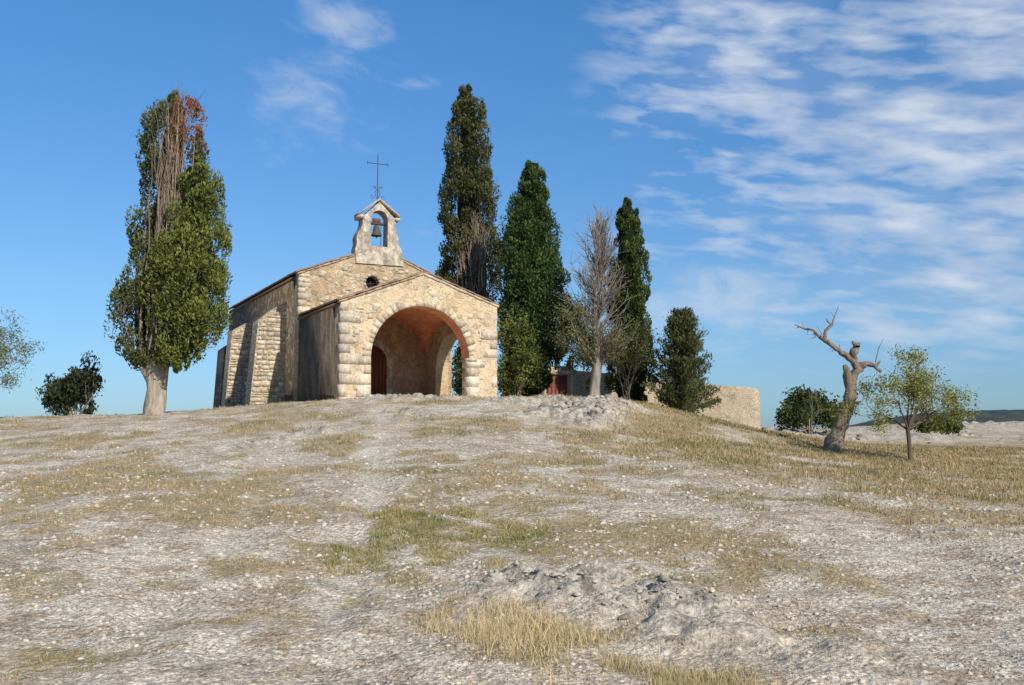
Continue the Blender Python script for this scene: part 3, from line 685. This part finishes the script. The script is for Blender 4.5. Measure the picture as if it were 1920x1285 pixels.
# half-bare upright tree
rng=np.random.RandomState(41); T=empty('half_dead_cypress_tree'); b=MB(); tips=[]; x0,y0=3.2,40.0; g=gz_(x0,y0)
tube(b,[(x0,y0,g-.3),(x0,y0,g),(x0+.05,y0,g+.6),(x0+.15,y0,g+1.4),(x0+.1,y0,g+3.5),(x0+.25,y0,g+5.6),(x0+.35,y0,g+7.2)],[.34,.26,.2,.2,.11,.05,.012],10,GREYB,.15,rng)
for i in range(230):
    t=rng.rand()**1.2; z=g+1.2+5.2*t; a=rng.rand()*6.28; s=(1-t)*1.3+.2
    L_=rng.uniform(.8,2.2)*(1-.40*t); d=np.array([cos(a)*s,sin(a)*s,.9]); d/=np.linalg.norm(d)
    p=np.array([x0+.12+.2*t,y0,z]); pts=[p]
    for j in range(5):
        d=d+rng.normal(0,.07,3); d[2]+=.07; d/=np.linalg.norm(d); pts.append(pts[-1]+d*L_/5)
    cc=np.array(GREYB)*rng.uniform(.6,1.15); tube(b,pts,[.024*(1-.7*j/5) for j in range(6)],4,tuple(cc))
    for q in range(8):
        b0=pts[rng.randint(1,6)]; dd=d+rng.normal(0,.45,3); dd[2]=abs(dd[2])+.1; dd/=np.linalg.norm(dd); l=rng.uniform(.25,.7)
        e_=b0+dd*l; tube(b,[b0,b0+dd*l*.5+rng.normal(0,.02,3),e_],[.012,.010,.006],3,tuple(cc)); tips.append((e_,dd))
b.obj('trunk',M_BARK,T); L=MB()
lo=[t for t in tips if 4.3<t[0][2]<6.4 and t[0][0]<3.0]; lo2=[t for t in tips if t[0][2]<5.4 and t[0][0]>=3.0]
tipleaves(L,lo,rng,34,.15,.085,.45,(.05,.065,.02),(.26,.26,.09),.6); tipleaves(L,lo2,rng,26,.12,.085,.45,(.05,.06,.02),(.22,.21,.08),.35)
cypress_crown(L,None,[(3.2,2.8,.3),(4.0,2.7,.5),(5.2,2.5,.62),(6.3,2.5,.25)],40.3,rng,50,75,(.04,.055,.018),(.20,.21,.07),.11)
L.obj('crown',M_LEAF,T)
rng=np.random.RandomState(43); T=empty('thin_shrub'); b=MB(); tips=[]
for i in range(8): grow(b,tips,(4.6+rng.normal(0,.10),41.2,gz_(4.6,41.2)+.2),(rng.normal(0,.22),rng.normal(0,.2),1),1.35,.018,2,rng,(.24,.21,.18),.30,.2,4,4,.005,.7)
b.obj('branches',M_BARK,T); L=MB(); tipleaves(L,tips,rng,34,.14,.09,.4,(.03,.045,.015),(.15,.16,.05),.85); L.obj('leaves',M_LEAF,T)

def shrub(name,blobs,seed,dark,light,size,asp,K,per,stems,base,bark=BARK,csz=(.18,.38),core=True,updir=.2):
    rng=np.random.RandomState(seed); T=empty(name); b=MB(); g=gz_(*base)
    for i in range(stems):
        bl=blobs[rng.randint(len(blobs))]; e_=np.array([bl[0]+rng.normal(0,bl[3]*.4),bl[1]+rng.normal(0,bl[3]*.4),bl[2]+rng.uniform(-.2,.7)*bl[4]]); s=np.array([base[0]+rng.normal(0,.08),base[1],g-.15])
        mid=(s+e_)/2+rng.normal(0,.12,3); tube(b,[s,(s+mid)/2,mid,e_],[.055,.045,.03,.01],5,bark)
    b.obj('stems',M_BARK,T); L=MB(); co=MB()
    for (cx,cy,cz,rx,rz) in blobs:
        D=rng.normal(size=(K,3)); D/=np.linalg.norm(D,axis=1,keepdims=True); f=rng.uniform(.35,1.1,K)[:,None]
        C=np.array([cx,cy,cz])+D*f*np.array([rx,rx,rz]); cr=rng.uniform(*csz,K); ct=rng.rand(K)
        d2=rng.normal(size=(K*per,3)); d2/=np.linalg.norm(d2,axis=1,keepdims=True)
        P=np.repeat(C,per,0)+d2*np.repeat(cr,per)[:,None]*rng.uniform(.4,1.1,(K*per,1))
        t=np.repeat(ct,per)[:,None]*.5+rng.rand(K*per,1)*.5; col=np.array(dark)*(1-t)+np.array(light)*t
        dr=rng.normal(size=P.shape); dr[:,2]+=updir; leafcloud(L,P,dr,size,asp,col,rng)
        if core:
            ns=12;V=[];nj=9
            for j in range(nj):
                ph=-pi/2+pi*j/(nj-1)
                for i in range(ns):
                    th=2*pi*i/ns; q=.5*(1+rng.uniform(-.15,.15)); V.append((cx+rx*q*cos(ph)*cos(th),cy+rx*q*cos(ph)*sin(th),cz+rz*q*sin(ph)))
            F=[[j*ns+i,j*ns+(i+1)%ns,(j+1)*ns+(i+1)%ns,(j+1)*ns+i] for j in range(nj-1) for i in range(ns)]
            co.add(V,F,tuple(np.array(dark)*.6))  # darkened solid core paints the shade inside the shrub
    L.obj('leaves',M_LEAF,T)
    if core: co.obj('shaded_shrub_core',M_CORE,T)
    return T
shrub('leafy_shrub',[(.15,41.2,5.4,.72,.85),(.25,41.1,4.2,.85,1.1),(.75,41.2,4.2,.6,.9),(-.1,41.5,3.5,.5,.7)],51,(.05,.075,.015),(.24,.27,.075),.10,.6,60,44,8,(.2,41.4))
shrub('laurel_shrub',[(-2.2,45.2,3.6,.5,1.1),(-2.15,45.3,4.7,.45,.8)],52,(.03,.05,.015),(.12,.15,.05),.12,.6,50,34,6,(-2.1,45.3))
shrub('dark_bush',[(-16.5,38,3.0,.85,.95),(-16.9,38,2.7,.7,.6),(-16.0,38,3.2,.6,1.1)],53,(.012,.020,.010),(.07,.085,.04),.14,.42,44,40,14,(-16.4,38),updir=1.6,csz=(.12,.32))
shrub('round_bush',[(14.2,50,2.5,1.05,.75),(15.2,50.2,2.45,.95,.7),(14.6,50.3,2.9,.8,.6),(13.8,50,2.0,.7,.5),(15.6,50,2.0,.6,.5)],55,(.022,.04,.014),(.13,.16,.055),.14,.6,55,40,6,(14.7,50.2))
shrub('low_bush',[(24.6,60,1.7,1.1,.42),(26,60.5,1.6,.8,.30)],57,(.03,.05,.015),(.14,.17,.05),.16,.6,50,30,5,(25.4,60.2))

# young conifer, layered irregular sprays
rng=np.random.RandomState(67); T=empty('young_conifer_tree'); b=MB(); L=MB(); x0,y0=6.75,40.0; g=gz_(x0,y0)
tube(b,[(x0,y0,g-.2),(x0,y0,g+1.5),(x0-.05,y0,g+3),(x0-.02,y0,6.3)],[.11,.08,.05,.012],7,BARK)
for i in range(96):
    t=((i+rng.rand())/96)**1.15; z=g+.15+(5.9-g)*t; a=i*2.4+rng.uniform(-.5,.5); Lb=(1.5*(1-t)**.75+.22)*rng.uniform(.55,1.15)
    p=np.array([x0,y0,z]); d=np.array([cos(a),sin(a),.28+.5*t]); pts=[p]
    for j in range(5): d=d+np.array([0,0,.06])+rng.normal(0,.08,3); pts.append(pts[-1]+d/np.linalg.norm(d)*Lb/5)
    tube(b,pts,[.028*(1-.8*j/5) for j in range(6)],4,tuple(np.array(BARK)*.7))
    ct=rng.rand()
    for j in range(1,6):
        n_=int(60); P=pts[j]+rng.normal(0,1,(n_,3))*np.array([.15,.15,.08])*(1.1-.08*j); tt=ct*.5+rng.rand(n_,1)*.5
        col=np.array((.02,.032,.012))*(1-tt)+np.array((.16,.175,.065))*tt; leafcloud(L,P,np.tile(d*.6+[0,0,.5],(n_,1)),.12,.34,col,rng)
b.obj('trunk',M_BARK,T); L.obj('crown',M_LEAF,T)

# dead tree
rng=np.random.RandomState(71); T=empty('dead_tree'); b=MB(); Yd=30.0; DG=(.22,.185,.15)
def dt(pts,rad,sides=10,col=DG):
    P=np.array([(x,Yd+dy,z) for x,dy,z in pts])
    Q=[];Rr=[]
    for i in range(len(P)-1):
        for t in (0,.33,.66): Q.append(P[i]*(1-t)+P[i+1]*t+rng.normal(0,.18*min(rad[i],.1),3)); Rr.append((rad[i]*(1-t)+rad[i+1]*t)*rng.uniform(.88,1.14))
    Q.append(P[-1]); Rr.append(rad[-1]); tube(b,Q,Rr,sides,col,.13,rng)
gd=gz_(9.45,Yd)
dt([(9.4,0,gd-.3),(9.45,0,gd+.02),(9.62,.05,1.35),(9.8,.05,1.85),(9.99,0,2.3),(10.03,0,2.55),(9.98,-.05,2.9),(9.88,-.1,3.2),(9.83,-.12,3.42)],[.34,.26,.21,.19,.18,.17,.13,.11,.05],14)
dt([(10.0,0,2.55),(10.1,.06,3.0),(10.28,.1,3.3),(10.42,.1,3.42),(10.62,.08,3.45),(10.80,.05,3.4),(10.95,.05,3.55)],[.14,.13,.12,.11,.09,.06,.02])
dt([(10.28,.1,3.3),(10.18,.1,3.55),(10.16,.05,3.8),(10.24,0,4.0)],[.12,.11,.12,.10])
dt([(10.24,0,4.0),(10.12,0,4.12)],[.08,.05],8); dt([(10.24,0,4.0),(10.34,0,4.08)],[.08,.04],8)
dt([(10.2,.1,3.5),(9.95,.05,3.72),(9.7,0,3.84),(9.5,-.05,4.02),(9.28,-.1,4.15),(9.12,-.1,4.25)],[.11,.09,.07,.065,.07,.055])
dt([(9.12,-.1,4.25),(8.92,-.1,4.46),(8.7,-.05,4.5),(8.4,0,4.63)],[.05,.04,.028,.012],7)
dt([(9.25,-.1,4.18),(9.3,-.1,4.42),(9.48,-.1,4.6),(9.55,-.1,4.8),(9.7,-.1,5.15)],[.05,.055,.036,.018,.007],7)
dt([(9.48,-.1,4.6),(9.36,-.1,4.72),(9.34,-.1,4.8)],[.03,.02,.01],6); dt([(8.95,-.1,4.44),(9.0,-.1,4.25),(8.85,-.1,4.2)],[.025,.018,.008],6)
dt([(10.75,.05,3.4),(10.95,0,3.2),(10.85,0,3.25)],[.06,.04,.015],6); dt([(10.8,.05,3.5),(10.9,.05,3.9),(11.05,0,4.2)],[.016,.012,.006],5)
dt([(10.02,0,2.35),(10.2,-.05,2.28),(10.3,-.05,2.35)],[.06,.04,.02],6)
for s,e_ in (((8.7,-.05,4.5),(8.62,0,4.72)),((8.55,0,4.56),(8.42,0,4.5)),((9.55,-.1,4.85),(9.48,-.1,5.0)),((9.6,0,4.0),(9.5,0,3.8)),((9.2,-.1,4.3),(9.05,-.1,4.6)),((9.0,-.1,4.36),(8.86,-.1,4.3)),((8.8,-.05,4.48),(8.75,-.1,4.32)),((9.75,0,3.85),(9.7,-.1,4.05)),((9.5,-.05,4.02),(9.42,-.05,3.85))):
    dt([s,e_],[.014,.005],4)
b.obj('trunk',M_BARK,T)

# almond tree
rng=np.random.RandomState(81); T=empty('almond_tree'); b=MB(); tips=[]; x0,y0=10.95,28.0; g=gz_(x0,y0)
tube(b,[(x0,y0,g-.15),(x0,y0,g+.1),(x0-.02,y0,g+.5),(x0-.05,y0,g+.98)],[.085,.066,.056,.055],8,(.16,.125,.10),.1,rng)
for a,l in ((-.8,1.1),(-.35,1.35),(.15,1.4),(.6,1.35),(1.15,1.3),(.35,1.2),(-.1,1.0),(.9,1.1)):
    grow(b,tips,(x0-.05,y0,g+.95),(a,rng.normal(0,.45),.85),l*.82,.034,3,rng,(.16,.125,.10),.42,.05,4,3,.005,.62)
b.obj('trunk',M_BARK,T); L=MB(); tipleaves(L,tips,rng,26,.11,.07,.45,(.10,.13,.03),(.40,.39,.11),.95); L.obj('leaves',M_LEAF,T)

# thin staked sapling
rng=np.random.RandomState(83); T=empty('sapling'); b=MB(); tips=[]; x0,y0=9.55,32.5; g=gz_(x0,y0)
tube(b,[(x0,y0,g-.1),(x0+.04,y0,g+.7),(x0+.08,y0,g+1.35)],[.016,.012,.006],5,BARK); tube(b,[(x0-.05,y0,g-.1),(x0-.03,y0,g+.8)],[.014,.014],5,(.4,.36,.3))
for i in range(6): grow(b,tips,(x0+.05,y0,g+.7+.1*i),(rng.normal(0,.4),rng.normal(0,.4),1),.4,.006,1,rng,BARK,.4,.1,3,2,.004)
b.obj('stem',M_BARK,T); L=MB(); tipleaves(L,tips,rng,4,.05,.05,.4,(.10,.12,.03),(.22,.22,.08)); L.obj('leaves',M_LEAF,T)

# olive tree at the left edge
rng=np.random.RandomState(87); T=empty('olive_tree'); b=MB(); tips=[]; x0,y0=-18.3,34.0; g=gz_(x0,y0)
tube(b,[(x0,y0,g-.15),(x0,y0,g+.6),(x0+.1,y0,g+1.3)],[.16,.12,.09],8,BARK,.1,rng)
for i in range(10): grow(b,tips,(x0+.1,y0,g+1.1),(rng.normal(.15,.5),rng.normal(0,.4),.9),1.15,.045,3,rng,GREYB,.42,.06,4,3,.005,.64)
b.obj('trunk',M_BARK,T); L=MB(); tipleaves(L,tips,rng,26,.13,.085,.34,(.07,.095,.04),(.25,.27,.12),.9); L.obj('leaves',M_LEAF,T)

# ------------------------------------------------------------------ distant wooded hill
rng=np.random.RandomState(91)
xx=np.linspace(150,620,240); yy=np.linspace(560,760,60); X,Y=np.meshgrid(xx,yy)
prof=np.interp(X,[150,205,235,270,310,420,520,620],[-6,3,9,13.5,15.0,14.5,13,8])*np.exp(-((Y-640)/75)**2*1.0)
Z=prof-3+2.5*(fbm(X*.12,Y*.12,4)-.4)*np.clip(prof/8,0,1)+(1-np.exp(-((Y-640)/75)**2))*-4
n=len(xx); i=(np.arange(len(yy)-1)[:,None]*n+np.arange(n-1)[None,:]).ravel()
gcol=fbm(X*.3,Y*.3,3).ravel()[:,None]; C=np.array([.03,.045,.05])*(1-gcol)+np.array([.07,.09,.085])*gcol
m=MB(); m.add(np.stack([X.ravel(),Y.ravel(),Z.ravel()],1),np.stack([i,i+1,i+n+1,i+n],1),C)
m.obj('distant_hill',attr_mat('distant_woodland',.95,.2,.6,1.3,0))

# ------------------------------------------------------------------ light
AZ=radians(33); EL=radians(34)
s=Vector((sin(AZ)*cos(EL),-cos(AZ)*cos(EL),sin(EL)))
sd=bpy.data.lights.new('sun','SUN'); sd.energy=5.0; sd.angle=radians(.53); sd.color=(1,.895,.735)
so=bpy.data.objects.new('sun',sd); so.rotation_euler=s.to_track_quat('Z','Y').to_euler(); so.location=(20,-30,40); link(so)
w=bpy.data.worlds.new('World'); scene.world=w; w.use_nodes=True; nt=w.node_tree; nt.nodes.clear(); k=N(nt)
sky=k.n('ShaderNodeTexSky'); sky.sky_type='NISHITA'; sky.sun_disc=False; sky.sun_elevation=EL; sky.sun_rotation=pi-AZ
sky.air_density=1.0; sky.dust_density=.3; sky.ozone_density=2.5; sky.altitude=200
d=k.n('ShaderNodeTexCoord').outputs['Generated']; sx=k.n('ShaderNodeSeparateXYZ'); k.l(d,sx.inputs[0]); dx,dy,dz=sx.outputs
tint=k.ramp(dz,[(0.0,(.20,.315,.51)),(.05,(.23,.345,.51)),(.13,(.28,.40,.52)),(.40,(.26,.51,.69)),(.75,(.34,.42,.46))])
tint=k.mix(1.0,tint,(2.15,2.15,2.15),'MULTIPLY')
bg=k.n('ShaderNodeBackground'); bg.inputs[1].default_value=.1; k.l(k.mix(1.0,sky.outputs[0],tint,'MULTIPLY'),bg.inputs[0])
def blob(px,py,rx,rz,soft=1.0):
    a=k.math('DIVIDE',k.math('SUBTRACT',dx,px),rx); b_=k.math('DIVIDE',k.math('SUBTRACT',dz,py),rz)
    r=k.math('SQRT',k.math('ADD',k.math('MULTIPLY',a,a),k.math('MULTIPLY',b_,b_)))
    front=k.math('GREATER_THAN',dy,0.0)
    return k.math('MULTIPLY',k.math('SUBTRACT',1.0,r,clamp=True),front)
tilt=k.math('ADD',dz,k.math('MULTIPLY',dx,.13))
def cv(sx_,sz_,off): 
    c_=k.n('ShaderNodeCombineXYZ'); k.l(k.math('MULTIPLY',dx,sx_),c_.inputs[0]); k.l(k.math('MULTIPLY',tilt,sz_),c_.inputs[2]); c_.inputs[1].default_value=off; return c_.outputs[0]
rip=k.noise(cv(19,70,1.3),1.0,3,.5,.15); rip2=k.noise(cv(12,22,4.1),1.0,3,.5,.1); large=k.noise(cv(4,8,7.7),1.0,2,.5,0)
fld=k.math('MULTIPLY',k.ramp(dx,[(.05,0.0),(.17,.55),(.38,1.0)]),k.math('GREATER_THAN',dy,-.2))
fld=k.math('MULTIPLY',fld,k.ramp(dz,[(.04,.0),(.13,.7),(.3,1.0)]))
# rows of small ripples inside large soft patches, over a thin veil
t=k.math('ADD',k.math('MULTIPLY',rip,.95),k.math('ADD',k.math('MULTIPLY',rip2,.35),k.math('MULTIPLY',large,.75)))
t=k.math('SUBTRACT',k.math('ADD',t,k.math('MULTIPLY',fld,.20)),.60)
rp=k.ramp(t,[(.46,0.0),(.60,.34),(.84,.78)])
veil=k.math('MULTIPLY',k.ramp(k.math('ADD',large,k.math('MULTIPLY',rip2,.4)),[(.62,0.0),(.92,.32)]),k.ramp(fld,[(.2,0.0),(.9,1.0)]))
c1=k.math('MULTIPLY',k.math('MAXIMUM',rp,veil),k.ramp(fld,[(0.0,0.0),(.35,1.0)]))
wn=k.noise(cv(15,28,11.0),1.0,6,.62,.4)
bs=k.math('MAXIMUM',blob(-.155,.378,.060,.036),k.math('MAXIMUM',k.math('MULTIPLY',blob(-.185,.315,.10,.095),.62),k.math('MULTIPLY',blob(-.088,.325,.045,.012),.6)))
bs=k.math('MAXIMUM',bs,k.math('MAXIMUM',k.math('MULTIPLY',blob(.19,.115,.18,.065),.80),k.math('MULTIPLY',blob(.35,.19,.20,.09),.55)))
bs=k.math('MAXIMUM',bs,k.math('MAXIMUM',k.math('MULTIPLY',blob(.07,.155,.08,.04),.42),k.math('MULTIPLY',blob(-.095,.19,.08,.018),.4)))
c2=k.ramp(k.math('ADD',k.math('MULTIPLY',bs,.50),k.math('MULTIPLY',wn,.85)),[(.52,0.0),(.98,.66)],'EASE')
c2=k.math('MULTIPLY',c2,k.ramp(bs,[(0.0,0.0),(.15,1.0)]))
cl=k.math('MAXIMUM',c1,c2)
bgc=k.n('ShaderNodeBackground'); bgc.inputs[1].default_value=1.0
k.l(k.mix(k.ramp(rip2,[(.35,0.0),(.65,1.0)]),(.50,.58,.72),(.74,.79,.86)),bgc.inputs[0])
mx=k.n('ShaderNodeMixShader'); k.l(cl,mx.inputs[0]); k.l(bg.outputs[0],mx.inputs[1]); k.l(bgc.outputs[0],mx.inputs[2])
wo=k.n('ShaderNodeOutputWorld'); k.l(mx.outputs[0],wo.inputs[0])

# ------------------------------------------------------------------ camera
cd=bpy.data.cameras.new('camera'); cd.sensor_width=36; cd.lens=35.6; cd.clip_start=.1; cd.clip_end=5000
co=bpy.data.objects.new('camera',cd); co.location=(0,0,1.6); co.rotation_euler=(radians(94.75),0,0); link(co); scene.camera=co
